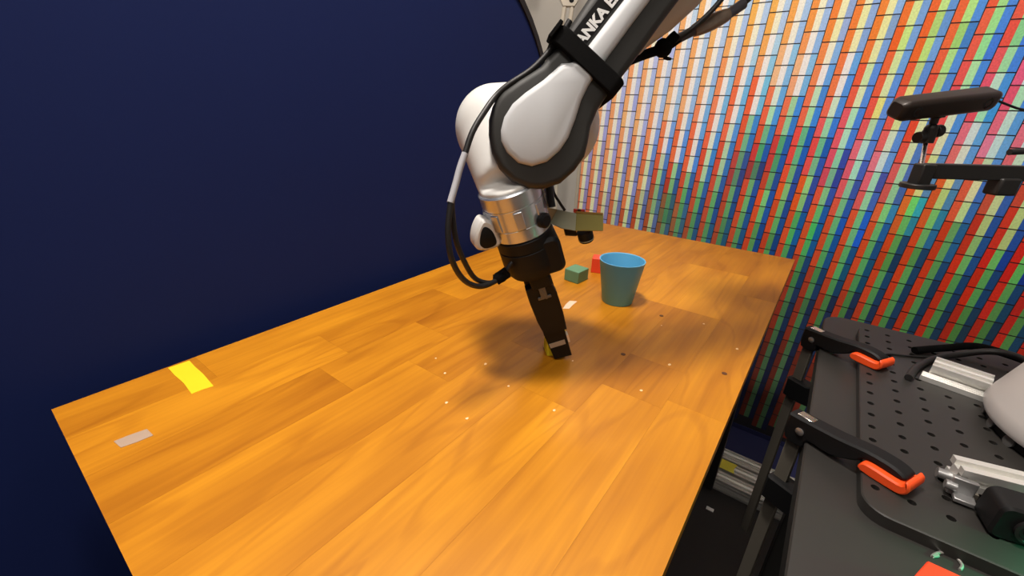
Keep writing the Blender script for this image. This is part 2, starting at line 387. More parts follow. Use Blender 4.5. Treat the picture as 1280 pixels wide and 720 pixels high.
# ================================================================ printed pixel backdrop
ANCHORS = [
    (0.76, 0.387, 235, 165, 110, 245, 235, 200, 175, 175, 210), (0.733, 0.147, 220, 140, 90, 225, 220, 165, 150, 140, 175),
    (0.73, -0.031, 215, 110, 70, 225, 215, 160, 150, 135, 170), (0.599, 0.289, 235, 160, 100, 245, 230, 195, 160, 165, 205),
    (0.568, 0.08, 225, 140, 80, 225, 215, 165, 130, 135, 180), (0.52, -0.042, 190, 80, 40, 200, 205, 140, 100, 110, 160),
    (0.453, 0.364, 240, 165, 110, 250, 240, 210, 150, 180, 220), (0.423, 0.199, 235, 110, 60, 250, 235, 220, 90, 140, 210),
    (0.433, 0.109, 180, 60, 40, 120, 175, 110, 50, 90, 140), (0.427, 0.002, 110, 100, 60, 70, 125, 80, 60, 100, 90),
    (0.37, 0.052, 190, 80, 45, 90, 160, 90, 50, 90, 150), (0.551, 0.5, 240, 160, 100, 250, 240, 195, 175, 180, 215),
    (0.362, 0.491, 240, 160, 90, 250, 240, 190, 160, 180, 205), (0.322, 0.3, 240, 120, 80, 250, 240, 220, 110, 165, 220),
    (0.321, 0.184, 215, 80, 50, 190, 220, 170, 60, 130, 190), (0.304, 0.036, 190, 80, 50, 100, 170, 100, 40, 80, 140),
    (0.253, -0.035, 170, 75, 45, 80, 130, 80, 40, 90, 110), (0.24, 0.366, 225, 90, 50, 220, 240, 210, 110, 180, 220),
    (0.216, 0.26, 215, 85, 45, 110, 180, 130, 50, 120, 180), (0.225, 0.157, 150, 60, 60, 80, 120, 90, 50, 60, 110),
    (0.175, 0.219, 180, 50, 50, 60, 140, 90, 30, 80, 150), (0.174, 0.08, 215, 80, 35, 120, 190, 110, 30, 80, 150),
    (0.136, -0.038, 205, 70, 35, 90, 150, 80, 25, 70, 130), (0.252, 0.543, 245, 160, 70, 250, 240, 180, 165, 185, 205),
    (0.167, 0.426, 245, 180, 130, 255, 250, 225, 130, 180, 220), (0.123, 0.327, 235, 110, 70, 160, 210, 150, 60, 130, 200),
    (0.084, 0.247, 225, 70, 60, 90, 170, 120, 20, 90, 170), (0.09, 0.531, 240, 130, 50, 245, 235, 165, 150, 170, 200),
    (0.055, 0.405, 240, 110, 60, 245, 250, 225, 80, 140, 210), (0.007, 0.292, 225, 90, 100, 170, 225, 180, 70, 130, 210),
    (-0.003, 0.192, 200, 70, 90, 120, 180, 140, 50, 60, 140), (-0.064, 0.218, 225, 120, 130, 190, 230, 210, 100, 150, 220),
    (-0.097, 0.161, 215, 90, 100, 150, 200, 160, 70, 80, 150), (0.005, 0.509, 240, 120, 40, 215, 225, 140, 130, 160, 190),
    (-0.026, 0.405, 235, 85, 50, 190, 220, 150, 90, 140, 210), (-0.057, 0.351, 235, 80, 60, 215, 205, 110, 90, 130, 190),
    (-0.074, 0.488, 240, 90, 25, 180, 210, 110, 110, 150, 190), (-0.138, 0.281, 230, 70, 40, 220, 230, 160, 80, 130, 190),
    (-0.201, 0.174, 225, 90, 30, 225, 220, 120, 100, 140, 170), (-0.138, 0.5, 240, 100, 50, 160, 210, 110, 70, 130, 190),
    (-0.207, 0.48, 225, 80, 60, 130, 200, 130, 60, 110, 190), (-0.225, 0.354, 230, 70, 80, 150, 220, 160, 60, 140, 210),
    (-0.265, 0.271, 230, 130, 150, 205, 240, 220, 110, 170, 225), (-0.264, 0.402, 225, 90, 120, 190, 235, 190, 70, 130, 200),
    (-0.179, 0.1, 215, 110, 40, 110, 210, 100, 50, 160, 160), (-0.293, 0.148, 210, 90, 60, 210, 220, 150, 60, 100, 170),
    (-0.343, 0.079, 205, 50, 30, 190, 200, 120, 40, 80, 150), (-0.257, 0.042, 200, 60, 25, 100, 160, 90, 40, 100, 140),
    (0.07, 0.118, 225, 85, 25, 140, 190, 110, 50, 70, 140), (0.023, 0.009, 215, 85, 40, 70, 180, 90, 20, 100, 150),
    (-0.067, 0.026, 215, 80, 40, 110, 180, 120, 30, 90, 190), (-0.097, -0.084, 205, 75, 35, 90, 170, 95, 25, 85, 110),
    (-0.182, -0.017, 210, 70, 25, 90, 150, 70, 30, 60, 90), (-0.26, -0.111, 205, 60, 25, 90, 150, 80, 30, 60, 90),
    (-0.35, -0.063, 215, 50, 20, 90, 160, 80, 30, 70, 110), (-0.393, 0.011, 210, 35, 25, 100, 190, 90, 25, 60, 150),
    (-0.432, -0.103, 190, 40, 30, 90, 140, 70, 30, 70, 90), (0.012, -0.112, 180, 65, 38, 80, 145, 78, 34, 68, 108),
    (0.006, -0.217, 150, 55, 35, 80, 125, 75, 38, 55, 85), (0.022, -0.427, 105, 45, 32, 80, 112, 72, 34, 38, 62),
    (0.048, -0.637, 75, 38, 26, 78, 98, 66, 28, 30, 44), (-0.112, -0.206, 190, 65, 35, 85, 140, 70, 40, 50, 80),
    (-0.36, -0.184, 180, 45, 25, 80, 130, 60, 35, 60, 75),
]
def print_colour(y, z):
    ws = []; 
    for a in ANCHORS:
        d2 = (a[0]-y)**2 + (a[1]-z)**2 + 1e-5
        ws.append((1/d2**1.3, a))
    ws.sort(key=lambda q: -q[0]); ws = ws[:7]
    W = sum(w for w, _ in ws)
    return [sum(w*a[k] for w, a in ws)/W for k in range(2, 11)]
PX = 1.469
banner = thing('printed_backdrop', 'hanging fabric printed with columns of orange, green, cream and blue pixel stripes', 'backdrop', (PX, -0.2, FZ))
BY0, BY1, BZ1 = -1.25, 0.776, 1.45
b = MB(); b.box((PX+0.003, (BY0+BY1)/2, (FZ+0.01+BZ1)/2), (0.004, BY1-BY0, BZ1-FZ-0.01)); emit('cloth', b, mat('print_black', (0.02, 0.018, 0.022), 0.7), banner)
pit, rp = 0.0466, 0.0505
vs = []; fs = []; cols = []
rnd = random.Random(3)
LUM = 1.3
def ycol(k, z): return -0.025 + pit*k + 0.030*(0.57 - z)
for k in range(-30, 19):
    off = 0.517 + (0.0 if k % 2 else rp/2)
    n0 = int((FZ + 0.02 - off)/rp) ; n1 = int((BZ1 - off)/rp)
    for n in range(n0, n1):
        za, zb = off + n*rp + 0.0022, off + (n+1)*rp - 0.0004
        za = max(za, FZ+0.012)
        if zb - za < 0.004: continue
        ym, zm = ycol(k+0.5, (za+zb)/2), (za+zb)/2
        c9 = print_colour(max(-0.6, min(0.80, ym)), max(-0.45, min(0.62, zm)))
        jit = rnd.uniform(-0.05, 0.05)
        # stripes run left to right in the picture, so from high y to low y
        for si, (f0, f1) in enumerate(((0.015, 0.345), (0.347, 0.665), (0.667, 0.975))):
            yy = [(ycol(k+1-f, z)) for f, z in ((f0, za), (f1, za), (f1, zb), (f0, zb))]
            if max(yy) > BY1 - 0.001 or min(yy) < BY0 + 0.001:
                yy = [min(BY1-0.001, max(BY0+0.001, q)) for q in yy]
                if max(yy)-min(yy) < 0.004: continue
            i0 = len(vs)
            vs += [V((PX, yy[0], za)), V((PX, yy[1], za)), V((PX, yy[2], zb)), V((PX, yy[3], zb))]
            fs.append((i0, i0+1, i0+2, i0+3))
            j = 1 + jit + rnd.uniform(-0.04, 0.04)
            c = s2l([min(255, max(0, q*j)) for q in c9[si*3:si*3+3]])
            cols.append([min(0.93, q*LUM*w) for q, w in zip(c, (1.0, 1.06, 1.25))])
b = MB(); b.v = vs; b.f = fs
o = emit('print', b, print_material(), banner)
ca = o.data.color_attributes.new('print', 'FLOAT_COLOR', 'CORNER')
i = 0
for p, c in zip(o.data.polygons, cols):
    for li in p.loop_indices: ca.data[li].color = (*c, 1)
b = MB(); b.box((PX-0.075, (BY0+BY1)/2, FZ+0.002), (0.15, BY1-BY0, 0.003)); b.box((PX-0.002, (BY0+BY1)/2, FZ+0.012), (0.003, BY1-BY0, 0.018))
emit('hem', b, mat('navy_hem', (0.018, 0.022, 0.09), 0.8), banner)
b = MB(); b.cyl((PX+0.02, BY0-0.03, BZ1+0.005), (PX+0.02, BY1+0.03, BZ1+0.005), 0.014); emit('top_bar', b, M_blackm, banner)
for y in (BY0-0.03, BY1+0.025):
    if y > 0: continue
    b = MB(); b.cyl((PX+0.02, y, FZ), (PX+0.02, y, BZ1), 0.012); emit('stand_pole', b, M_blackm, banner)
b = MB(); b.cyl((PX+0.03, 0.4, FZ), (PX+0.03, 0.4, BZ1), 0.012); emit('stand_pole', b, M_blackm, banner)

# ---- cream tripod behind the arm, seen in the gap
t = thing('cream_tripod', 'cream metal stand with a drilled collar and paired legs behind the robot arm', 'stand', (1.62, 0.975, FZ))
M_cream = mat('cream_metal', (0.80, 0.72, 0.58), 0.45)
D = V((-0.83, -0.52, 0)).normalized(); S = V((0.52, -0.83, 0)).normalized(); U3 = V((0, 0, 1)); c0 = V((1.633, 0.973, 0.0))
b = MB(); b.prism([(-0.022, 0.672), (0.022, 0.672), (0.042, 0.705), (0.042, 0.80), (-0.042, 0.80), (-0.042, 0.705)], c0, S, U3, D, [(-0.012, 0), (0.010, 0), (0.012, 0.002)])
o = emit('collar', b, M_cream, t)
b = MB(); b.cyl(c0 + S*0.008 + U3*0.692 + D*0.011, c0 + S*0.008 + U3*0.692 + D*0.0135, 0.009); emit('collar_hole', b, M_hole, t)
for p, q in ((-0.014, -0.035), (0.014, 0.000)):
    b = MB(); b.tube([c0 + S*p + U3*0.69, c0 + S*((p+q)/2) + U3*0.60, c0 + S*q*1.3 + U3*0.45 - D*0.02, c0 + S*q*3 + U3*0.0 - D*0.05, c0 + S*q*5 + U3*FZ - D*0.06], 0.0085, 10)
    emit('leg', b, M_cream, t)
b = MB(); b.cyl(c0 + U3*0.78, c0 + U3*1.3, 0.016); emit('mast', b, M_cream, t)
t = thing('beige_pipe_rack', 'blurred upright beige pipes half hidden by the robot forearm', 'pipes', (1.72, 0.86, FZ))
for dx in (0.0, 0.028, 0.07):
    b = MB(); p = V((1.72, 0.915, 0)) + S*dx; b.cyl(p + U3*FZ, p + U3*1.5, 0.009); emit('pipe', b, mat('beige_pipe', (0.62, 0.54, 0.42), 0.5), t)
b = MB(); p = V((1.72, 0.915, 0)); b.box(p + S*0.035 + U3*(FZ+0.01), (0.16, 0.16, 0.02)); emit('foot_plate', b, M_blackm, t)
t = thing('hook_strip', 'dark red wall hook with a yellow tag above the backdrop corner', 'hook', (1.9, 1.37, 0.9))
b = MB(); b.box((1.935, 1.34, 0.846), (0.03, 0.07, 0.06)); emit('hook_body', b, mat('dark_red', (0.10, 0.012, 0.012), 0.5), t, bevel=0.005)
b = MB(); b.box((1.915, 1.365, 0.846), (0.008, 0.022, 0.05)); emit('yellow_tag', b, M_yell, t)
b = MB(); b.box((1.91, 1.32, 0.870), (0.006, 0.012, 0.03)); emit('cream_tag', b, M_cream, t)

# ================================================================ aluminium rails on the floor
def extrusion(b, p0, p1, w, up=V((0,0,1)), slots=1, wide=None):
    """T-slot profile from p0 to p1 (centres), height w, width wide"""
    p0 = V(p0); p1 = V(p1); ax = (p1-p0).normalized(); sd = ax.cross(up).normalized(); up = sd.cross(ax)
    wide = wide or w; nx = max(1, round(wide/0.02)); ny = max(1, round(w/0.02))
    cx, cy = wide/nx, w/ny; sl, dp = 0.0035, 0.005
    # walk the outline with slots
    out = []
    def side(o, dx, dy, n, c):
        for i in range(n):
            m0 = (i+0.5)*c
            for a, d in ((m0-sl, 0), (m0-sl, dp), (m0+sl, dp), (m0+sl, 0)):
                out.append((o[0]+dx*a-dy*d, o[1]+dy*a+dx*d))
            if i < n-1: 
                mm = (i+1)*c
                for a, d in ((mm-0.0012, 0), (mm, 0.0008), (mm+0.0012, 0)): out.append((o[0]+dx*a-dy*d, o[1]+dy*a+dx*d))
    W2, H2 = wide/2, w/2
    out.append((-W2, -H2)); side((-W2, -H2), 1, 0, nx, cx)
    out.append((W2, -H2)); side((W2, -H2), 0, 1, ny, cy)
    out.append((W2, H2)); side((W2, H2), -1, 0, nx, cx)
    out.append((-W2, H2)); side((-W2, H2), 0, -1, ny, cy)
    b.loft([[p + sd*x + up*y for x, y in out] for p in (p0, p1)])
rails = [(1.290, 0.04, 0.02, 'back-most aluminium rail lying on the floor along the navy hem'),
         (1.246, 0.02, 0.04, 'slim aluminium rail on the floor, second from the navy hem'),
         (1.206, 0.04, 0.04, 'aluminium rail on the floor wrapped with a yellow tape band'),
         (1.153, 0.04, 0.04, 'front-most aluminium rail on the floor, nearest the camera')]
for x, w, hgt, lb in rails:
    b = MB(); zc = FZ + hgt/2 + 0.0005
    extrusion(b, (x, 0.62, zc), (x, -0.60, zc), hgt, wide=w)
    tag(emit('floor_rail', b, M_alu), lb, 'rail', 'aluminium rails on the floor')
b = MB()
ZT = FZ + 0.0415
ring = [V((1.2275, 0.067, ZT)), V((1.2275, 0.045, ZT)), V((1.2275, 0.012, ZT)), V((1.204, 0.018, ZT)), V((1.185, 0.013, ZT)), V((1.185, 0.067, ZT))]
b.loft([ring, [p+V((0, 0, 0.0012)) for p in ring]])
tag(emit('yellow_rail_tape', b, mat('dull_yellow_tape', (0.75, 0.66, 0.06), 0.6)), 'dull yellow tape band on an aluminium floor rail beside the table edge', 'tape')
b = MB(); b.box((1.048, 0.042, FZ+0.002), (0.012, 0.02, 0.003)); tag(emit('paper_scrap', b, mat('white_paper', (0.8, 0.8, 0.78), 0.7), bevel=0.001), 'tiny white scrap on the dark floor between table and cart', 'scrap')

# ================================================================ black cart with the perforated plate
CZ = 0.008
cart = thing('black_cart', 'black cart with a matt dark top right of the wooden table', 'cart', (0.4, -0.4, FZ))
b = MB(); b.prism(rrect(-0.02, -0.78, 0.850, -0.046, 0.03), V((0,0,0)), V((1,0,0)), V((0,1,0)), V((0,0,1)), [(CZ-0.025, 0), (CZ-0.0015, 0), (CZ, 0.0015)]); emit('cart_top', b, M_plate, cart)
for x in (0.03, 0.80):
    for y in (-0.11, -0.73):
        b = MB(); b.box((x, y, (FZ+CZ-0.025)/2), (0.04, 0.04, CZ-0.025-FZ)); emit('leg', b, M_blackm, cart, bevel=0.002)
b = MB(); b.box((0.415, -0.42, FZ+0.12), (0.81, 0.66, 0.02)); emit('lower_shelf', b, M_blackm, cart, bevel=0.002)

plate = thing('perforated_plate', 'black anodised mounting plate with rounded corners and a grid of holes', 'plate', (0.6, -0.3, CZ))
px0, px1, py0, py1 = 0.385, 0.805, -0.62, -0.089
# top surface with real holes: quads around each hole on a 25 mm grid
b = MB(); b.prism(rrect(px0, py0, px1, py1, 0.02), V((0,0,0)), V((1,0,0)), V((0,1,0)), V((0,0,1)), [(CZ, 0), (0.019, 0), (0.020, 0.001)])
slab = emit('slab', b, M_plate, plate, pos=(0.595, -0.35, 0.014))
gx, gy = 0.6145, -0.099
b = MB()
for i in range(-9, 8):
    for j in range(0, 21):
        x, y = gx + 0.0247*i, gy - 0.0247*j
        if px0+0.008 < x < px1-0.008 and y > py0+0.01:
            b.cyl((x, y, CZ+0.002), (x, y, 0.022), 0.0033, 10)
PINS = b

# real drilled holes: cut the pins out of the slab once, then drop the cutter
def drill(o, pins_mb):
    c = emit('cutter', pins_mb, M_hole)
    m = o.modifiers.new('cut', 'BOOLEAN'); m.object = c; m.operation = 'DIFFERENCE'; m.solver = 'EXACT'
    dg = bpy.context.evaluated_depsgraph_get(); dg.update()
    me = bpy.data.meshes.new_from_object(o.evaluated_get(dg))
    o.modifiers.clear(); old = o.data; o.data = me
    bpy.data.objects.remove(c, do_unlink=True); bpy.data.meshes.remove(old)
    me.name = o.name
    me.set_sharp_from_angle(angle=math.radians(35))

drill(slab, PINS)

# ================================================================ bar clamps
def bar_clamp(xb, yb, inward, label, bar_low):
    I = V((*inward, 0)).normalized(); Z = V((0,0,1)); T = I.cross(Z).normalized()   # T faces away from / to the camera
    if T.x > 0: T = -T
    O = V((xb, yb, 0.0))
    t = thing('bar_clamp', label, 'clamp', O + Z*0.02, 'bar clamps on the cart edge')
    b = MB(); b.box(O + Z*((0.026+bar_low)/2), (0.014, 0.006, 0.026-bar_low), (I, T, Z)); emit('bar', b, M_bar, t, bevel=0.0008)
    O = O + I*0.005
    jaw = [(-0.013, -0.0005), (0.007, -0.0005), (0.0095, 0.0100), (0.030, 0.0110), (0.050, 0.0215), (0.058, 0.0300), (0.080, 0.0300), (0.0865, 0.0325), (0.085, 0.0360), (0.075, 0.0390), (0.055, 0.0385), (0.030, 0.0340), (-0.010, 0.0300), (-0.0145, 0.0270)]
    b = MB(); b.prism(smooth_loop(jaw, 3), O, I, Z, T, [(-0.009, 0.002), (-0.007, 0), (0.007, 0), (0.009, 0.002)]); emit('jaw', b, M_black, t)
    pad = [(0.058, 0.0203), (0.083, 0.0203), (0.090, 0.0225), (0.0930, 0.0280), (0.092, 0.0340), (0.0885, 0.0360), (0.0880, 0.0330), (0.084, 0.0305), (0.062, 0.0305), (0.0560, 0.0270)]
    b = MB(); b.prism(smooth_loop(pad, 3), O, I, Z, T, [(-0.0125, 0.0015), (-0.011, 0), (0.014, 0), (0.0155, 0.0015)]); emit('pad', b, M_orange, t)
    b = MB(); b.box(O + I*0.001 + Z*0.0302, (0.021, 0.010, 0.003), (I, T, Z)); lab(emit('end_pin', b, M_chrome, t, bevel=0.0008), 'bright steel bar end')
    b = MB(); b.lathe([(0.0042, 0), (0.0042, 0.001), (0.002, 0.0018)], O + Z*0.016 + T*0.009, T, 14); lab(emit('rivet', b, mat('rivet', (0.45, 0.45, 0.45), 0.3, 0.8), t), 'pale rivet head')
    b = MB(); b.prism(smooth_loop([(-0.014, -0.058), (0.016, -0.057), (0.050, -0.036), (0.066, -0.036), (0.066, -0.056), (0.050, -0.082), (0.012, -0.090), (-0.014, -0.090)], 1), O, I, Z, T, [(-0.011, 0.002), (-0.009, 0), (0.009, 0), (0.011, 0.002)])
    emit('trigger_body', b, M_black, t)
    b = MB(); b.box(O + I*0.065 + Z*-0.0255, (0.022, 0.020, 0.016), (I, T, Z)); emit('lower_pad', b, M_black, t, bevel=0.003)
    return t
bar_clamp(0.474, -0.0385, (-0.045, -0.088), 'black bar clamp with orange pad on the cart edge, nearer the camera', -0.42)
bar_clamp(0.715, -0.034, (-0.050, -0.080), 'black bar clamp with orange pad on the cart edge, farther from the camera', -0.40)

# ================================================================ robot arm
RB = V((0.61, -0.30, 0.020))
arm = thing('robot_arm', 'white and charcoal seven-joint robot arm reaching down to the table with a black gripper', 'robot', RB)
Z = V((0,0,1))
b = MB()
b.lathe([(0.098, 0), (0.100, 0.002), (0.100, 0.008), (0.096, 0.010)], RB, Z, 40); emit('base_ring', b, M_black, arm)
b = MB(); b.lathe([(0.096, 0.009), (0.105, 0.012), (0.107, 0.018), (0.104, 0.030), (0.094, 0.060), (0.082, 0.095), (0.072, 0.13), (0.066, 0.14)], RB, Z, 48); emit('base', b, M_base, arm)
for a in (80, 97, 114, 131, 148, 165):
    d = V((math.cos(math.radians(a)), math.sin(math.radians(a)), 0)); b = MB()
    b.lathe([(0.006, 0), (0.006, 0.0015), (0.004, 0.002)], RB + d*0.1000 + Z*0.0050, (d + Z*0.1), 14); emit('bolt', b, mat('dull_bolt', (0.12, 0.115, 0.11), 0.45, 0.3), arm)
b = MB(); b.lathe([(0.062, 0.138), (0.066, 0.143), (0.066, 0.25), (0.062, 0.27)], RB, Z, 40); emit('shoulder_column', b, M_white, arm)
SH = RB + Z*0.333
b = MB(); b.cyl(SH + V((0.075, 0, 0)), SH - V((0.075, 0, 0)), 0.066, 40); emit('shoulder', b, M_white, arm, bevel=0.015, seg=3)
for s in (-1, 1):
    b = MB(); b.cyl(SH + V((s*0.074, 0, 0)), SH + V((s*0.084, 0, 0)), 0.058, 36); emit('joint_cap', b, M_char, arm, bevel=0.004)
WR = V((0.4100, 0.2710, 0.2980)); FA = V((0.491, -0.390, 0.779)).normalized()
FN = V((-0.766, -0.620, 0.172)); FN = (FN - FA*FN.dot(FA)).normalized(); FB = FN.cross(FA).normalized()
FO = WR + FN*0.042
EL = WR + FA*0.385 - FN*0.02
b = MB(); b.tube([SH + Z*0.02, SH.lerp(EL, 0.3) + Z*0.05, SH.lerp(EL, 0.7) + Z*0.05, EL - Z*0.0], lambda u: 0.058 - 0.008*math.sin(u*math.pi), 28, 10); emit('upper_arm', b, M_white, arm)
b = MB(); b.cyl(EL + FN*0.07, EL - FN*0.075, 0.062, 40); emit('elbow', b, M_white, arm, bevel=0.015, seg=3)
for s in (-1, 1):
    b = MB(); b.cyl(EL + FN*(s*0.07), EL + FN*(s*0.081), 0.054, 36); emit('joint_cap', b, M_char, arm, bevel=0.004)
# forearm: charcoal frame with a domed white cover on top of a pale housing
OUT = [(0.083, 0.0375), (0.0634, 0.0350), (0.0404, 0.0372), (0.0175, 0.0459), (-0.0005, 0.0517), (-0.0091, 0.0522), (-0.0177, 0.0507), (-0.0301, 0.0458), (-0.0415, 0.0369), (-0.0529, 0.0240), (-0.0603, 0.0082), (-0.0620, -0.0101), (-0.0568, -0.0274), (-0.0470, -0.0402), (-0.0318, -0.0501), (-0.0125, -0.0534), (0.0043, -0.0521), (0.0169, -0.0459), (0.0303, -0.0379), (0.0475, -0.0325), (0.0619, -0.0316), (0.0783, -0.0316), (0.1094, -0.0308), (0.1405, -0.0292), (0.1627, -0.0285), (0.20, -0.0280), (0.26, -0.0280), (0.325, -0.0280), (0.325, 0.040), (0.26, 0.040), (0.20, 0.040), (0.1439, 0.0398), (0.1134, 0.0392), (0.0953, 0.0380)]
b = MB(); b.prism(OUT, FO, FA, FB, FN, [(-0.060, 0.006), (-0.055, 0.001), (-0.050, 0), (-0.007, 0), (-0.003, 0.0015), (-0.0008, 0.004), (0, 0.007)])
emit('forearm_frame', b, M_char, arm, sharp=40)
INN = [(-0.0309, 0.0299), (-0.0189, 0.0350), (-0.0042, 0.0362), (0.0111, 0.0330), (0.0314, 0.0266), (0.0450, 0.0238), (0.0535, 0.0225), (0.0590, 0.0165), (0.0655, 0.0130), (0.0823, 0.0124), (0.110, 0.0124), (0.135, 0.0122), (0.1644, 0.0120), (0.24, 0.0118), (0.310, 0.0118), (0.310, -0.0068), (0.24, -0.0068), (0.1791, -0.0068), (0.1516, -0.0070), (0.1227, -0.0074), (0.0809, -0.0090), (0.0654, -0.0100), (0.0553, -0.0108), (0.0407, -0.0142), (0.0240, -0.0210), (0.0066, -0.0268), (-0.0085, -0.0282), (-0.0247, -0.0250), (-0.0377, -0.0160), (-0.0441, -0.0031), (-0.0434, 0.0122), (-0.0385, 0.0235)]
b = MB(); b.prism(INN, FO, FA, FB, FN, [(-0.010, 0), (0.0004, 0), (0.0020, 0.0008), (0.0034, 0.0028), (0.0044, 0.0060)])
emit('forearm_cover', b, mat('cover_white', (0.60, 0.615, 0.63), 0.36, var=0.02, coat=0.2), arm, sharp=50)
b = MB(); b.prism([(0.060, 0.0145), (0.320, 0.0138), (0.320, 0.0315), (0.066, 0.0315)], FO, FA, FB, FN, [(-0.002, 0), (0.0003, 0), (0.0007, 0.0004)])
panel = emit('label_panel', b, mat('gloss_black', (0.006, 0.006, 0.006), 0.3), arm)
b = MB(); b.loft([[FO + FA*a + FB*(0.002 + rr*math.cos(k*math.pi/14)) - FN*(0.055 + rr*0.8*math.sin(k*math.pi/14) - 0.01) for k in range(28)] for a, rr in ((-0.045, 0.020), (-0.03, 0.034), (0.0, 0.040), (0.10, 0.036), (0.135, 0.037), (0.165, 0.046), (0.20, 0.052), (0.33, 0.054))])
emit('forearm_housing', b, M_beige, arm)
def lettering(body, org, right, upv, nrm, size, m, parent, name, th=0.0003, bold=0.0, sx=1.0):
    cu = bpy.data.curves.new(name, 'FONT'); cu.body = body; cu.size = size; cu.extrude = th; cu.offset = bold
    o = bpy.data.objects.new('tmp', cu); COL.objects.link(o)
    dg = bpy.context.evaluated_depsgraph_get(); dg.update()
    me = bpy.data.meshes.new_from_object(o.evaluated_get(dg)); bpy.data.objects.remove(o, do_unlink=True)
    me.name = name
    M = Matrix((right, upv, nrm)).transposed()
    for v in me.vertices: v.co = M @ V((v.co.x*sx, v.co.y, v.co.z))
    me.materials.clear(); me.materials.append(m)
    r = bpy.data.objects.new(name, me); COL.objects.link(r); WLOC[r.name] = org
    r.parent = parent; r.location = org - WLOC[parent.name]; return r
lettering('FRANKA EMIKA', FO + FA*0.0628 + FB*0.0168 + FN*0.0010, FA, FB, FN, 0.0137, mat('white_lettering', (0.85, 0.85, 0.83), 0.5), panel, 'lettering', bold=0.00055, sx=1.0)
# velcro strap round the forearm
b = MB()
cs = [(y, z) for y, z in rrect(-0.0375, -0.092, 0.0445, 0.0065, 0.010, 5)]
b.prism(cs, FO + FA*0.0625, FB, FN, FA, [(0, 0.001), (0.001, 0), (0.0165, 0), (0.0175, 0.001)])
emit('strap', b, M_velcro, arm)
b = MB(); b.box(FO + FA*0.071 + FB*0.0455 + FN*-0.001, (0.0185, 0.004, 0.018), (FA, FB, FN)); emit('strap_tail', b, M_velcro, arm, bevel=0.001)
# wrist body (two fused lobes), remeshed into one surface
TP = V((0.448, 0.239, 0.003)); PF = V((0.375, 0.270, 0.208)); U = (PF-TP).normalized()
CV = CAM - TP; OD = (CV - U*CV.dot(U)).normalized(); SD = U.cross(OD).normalized()   # SD: picture right
if SD.dot(FB) > 0: SD = -SD
AX = lambda s, o=0.0, l=0.0: TP + U*s + OD*o + SD*l
fl = AX(0.252, -0.016)
L1 = V((0.4170, 0.3360, 0.2970)); L2 = V((0.4600, 0.2830, 0.3010))
b = MB(); b.ball(L1, 0.0500, 32); b.ball(L2, 0.0540, 32)
b.cyl(L1, L2, 0.049, 32, 0.052)
def cone(p, q, r0, r1, n=32): b.cyl(p, q, r0, n, r1)
cone(fl, fl + (L1-fl)*0.98, 0.0345, 0.0495)
cone(fl, L1.lerp(L2, 0.5), 0.0335, 0.046)
cone(fl, L2, 0.029, 0.050)
b.cyl(fl - U*0.002, fl + U*0.008, 0.0345, 40)
o = emit('wrist', b, M_white, arm, sharp=180)
rm = o.modifiers.new('remesh', 'REMESH'); rm.mode = 'VOXEL'; rm.voxel_size = 0.0026; rm.use_smooth_shade = True
sm = o.modifiers.new('smooth', 'SMOOTH'); sm.factor = 0.5; sm.iterations = 60
# flange
b = MB(); cF = AX(0, -0.016)
b.lathe([(0.0335, 0.197), (0.0352, 0.1985), (0.0352, 0.212), (0.0345, 0.2125), (0.0345, 0.2135), (0.0352, 0.214), (0.0352, 0.236), (0.0345, 0.2365), (0.0345, 0.2375), (0.0355, 0.238), (0.0355, 0.2525), (0.034, 0.254)], cF, U, 48)
fla = emit('flange', b, M_steel, arm)
for a in range(0, 360, 45):
    d = OD*math.cos(math.radians(a)) + SD*math.sin(math.radians(a)); b = MB()
    b.box(cF + U*0.224 + d*0.0350, (0.0035, 0.010, 0.020), (d, U.cross(d), U)); emit('flange_rib', b, M_steel, fla, bevel=0.0006)
b = MB(); b.lathe([(0.0, 0), (0.0085, 0), (0.0085, 0.006), (0.006, 0.0078)], cF + U*0.213 + OD*0.026 + SD*0.0235, OD*0.78 + SD*0.62, 20); emit('button', b, M_black, fla)
# white hand-guiding lug with its dark button
LD = (-SD*0.92 + OD*0.25).normalized(); LT = U.cross(LD).normalized()
if LT.dot(OD) < 0: LT = -LT
lug = MB(); lp = [(0.000, -0.0165), (0.016, -0.0175), (0.0275, -0.0120), (0.0290, -0.0040), (0.0235, 0.0080), (0.0145, 0.0175), (0.0080, 0.0180), (0.000, 0.0080)]
lo = cF + U*0.2135 + LD*0.031
lug.prism(smooth_loop(lp, 3), lo, LD, U, LT, [(-0.012, 0.003), (-0.009, 0), (0.009, 0), (0.012, 0.003)])
lg = emit('guide_lug', lug, M_white, arm)
b = MB(); b.prism(smooth_loop([(0.006, -0.0130), (0.0180, -0.0135), (0.0235, -0.0080), (0.0225, -0.0010), (0.0165, 0.0090), (0.0110, 0.0110), (0.0055, 0.0020)], 4), lo, LD, U, LT, [(0.0110, 0), (0.0124, 0), (0.0130, 0.001)]); lab(emit('guide_button', b, M_black, lg), 'dark oval button')
# gripper
b = MB()
prof = [(0.0330, 0.1965), (0.0345, 0.195), (0.0345, 0.182), (0.0335, 0.181), (0.0345, 0.180), (0.0350, 0.160), (0.0340, 0.150), (0.0300, 0.143), (0.0200, 0.139)]
ax, e1, e2 = U, SD, OD
rings = [[AX(s, -0.016) + SD*(r*1.0*math.cos(k*math.pi/20)) + OD*(r*1.02*math.sin(k*math.pi/20)) for k in range(40)] for r, s in prof]
b.loft(rings); emit('gripper_body', b, M_black, arm)
b = MB(); b.prism(rrect(0.006, 0.143, 0.0370, 0.190, 0.010), AX(0, -0.016), SD, U, OD, [(-0.030, 0.004), (-0.026, 0), (0.026, 0), (0.030, 0.004)]); emit('gripper_shoulder', b, M_black, arm)
b = MB(); b.box(AX(0.134, -0.016, 0.002), (0.026, 0.050, 0.020), (SD, OD, U)); emit('knuckle_block', b, M_black, arm, bevel=0.003)
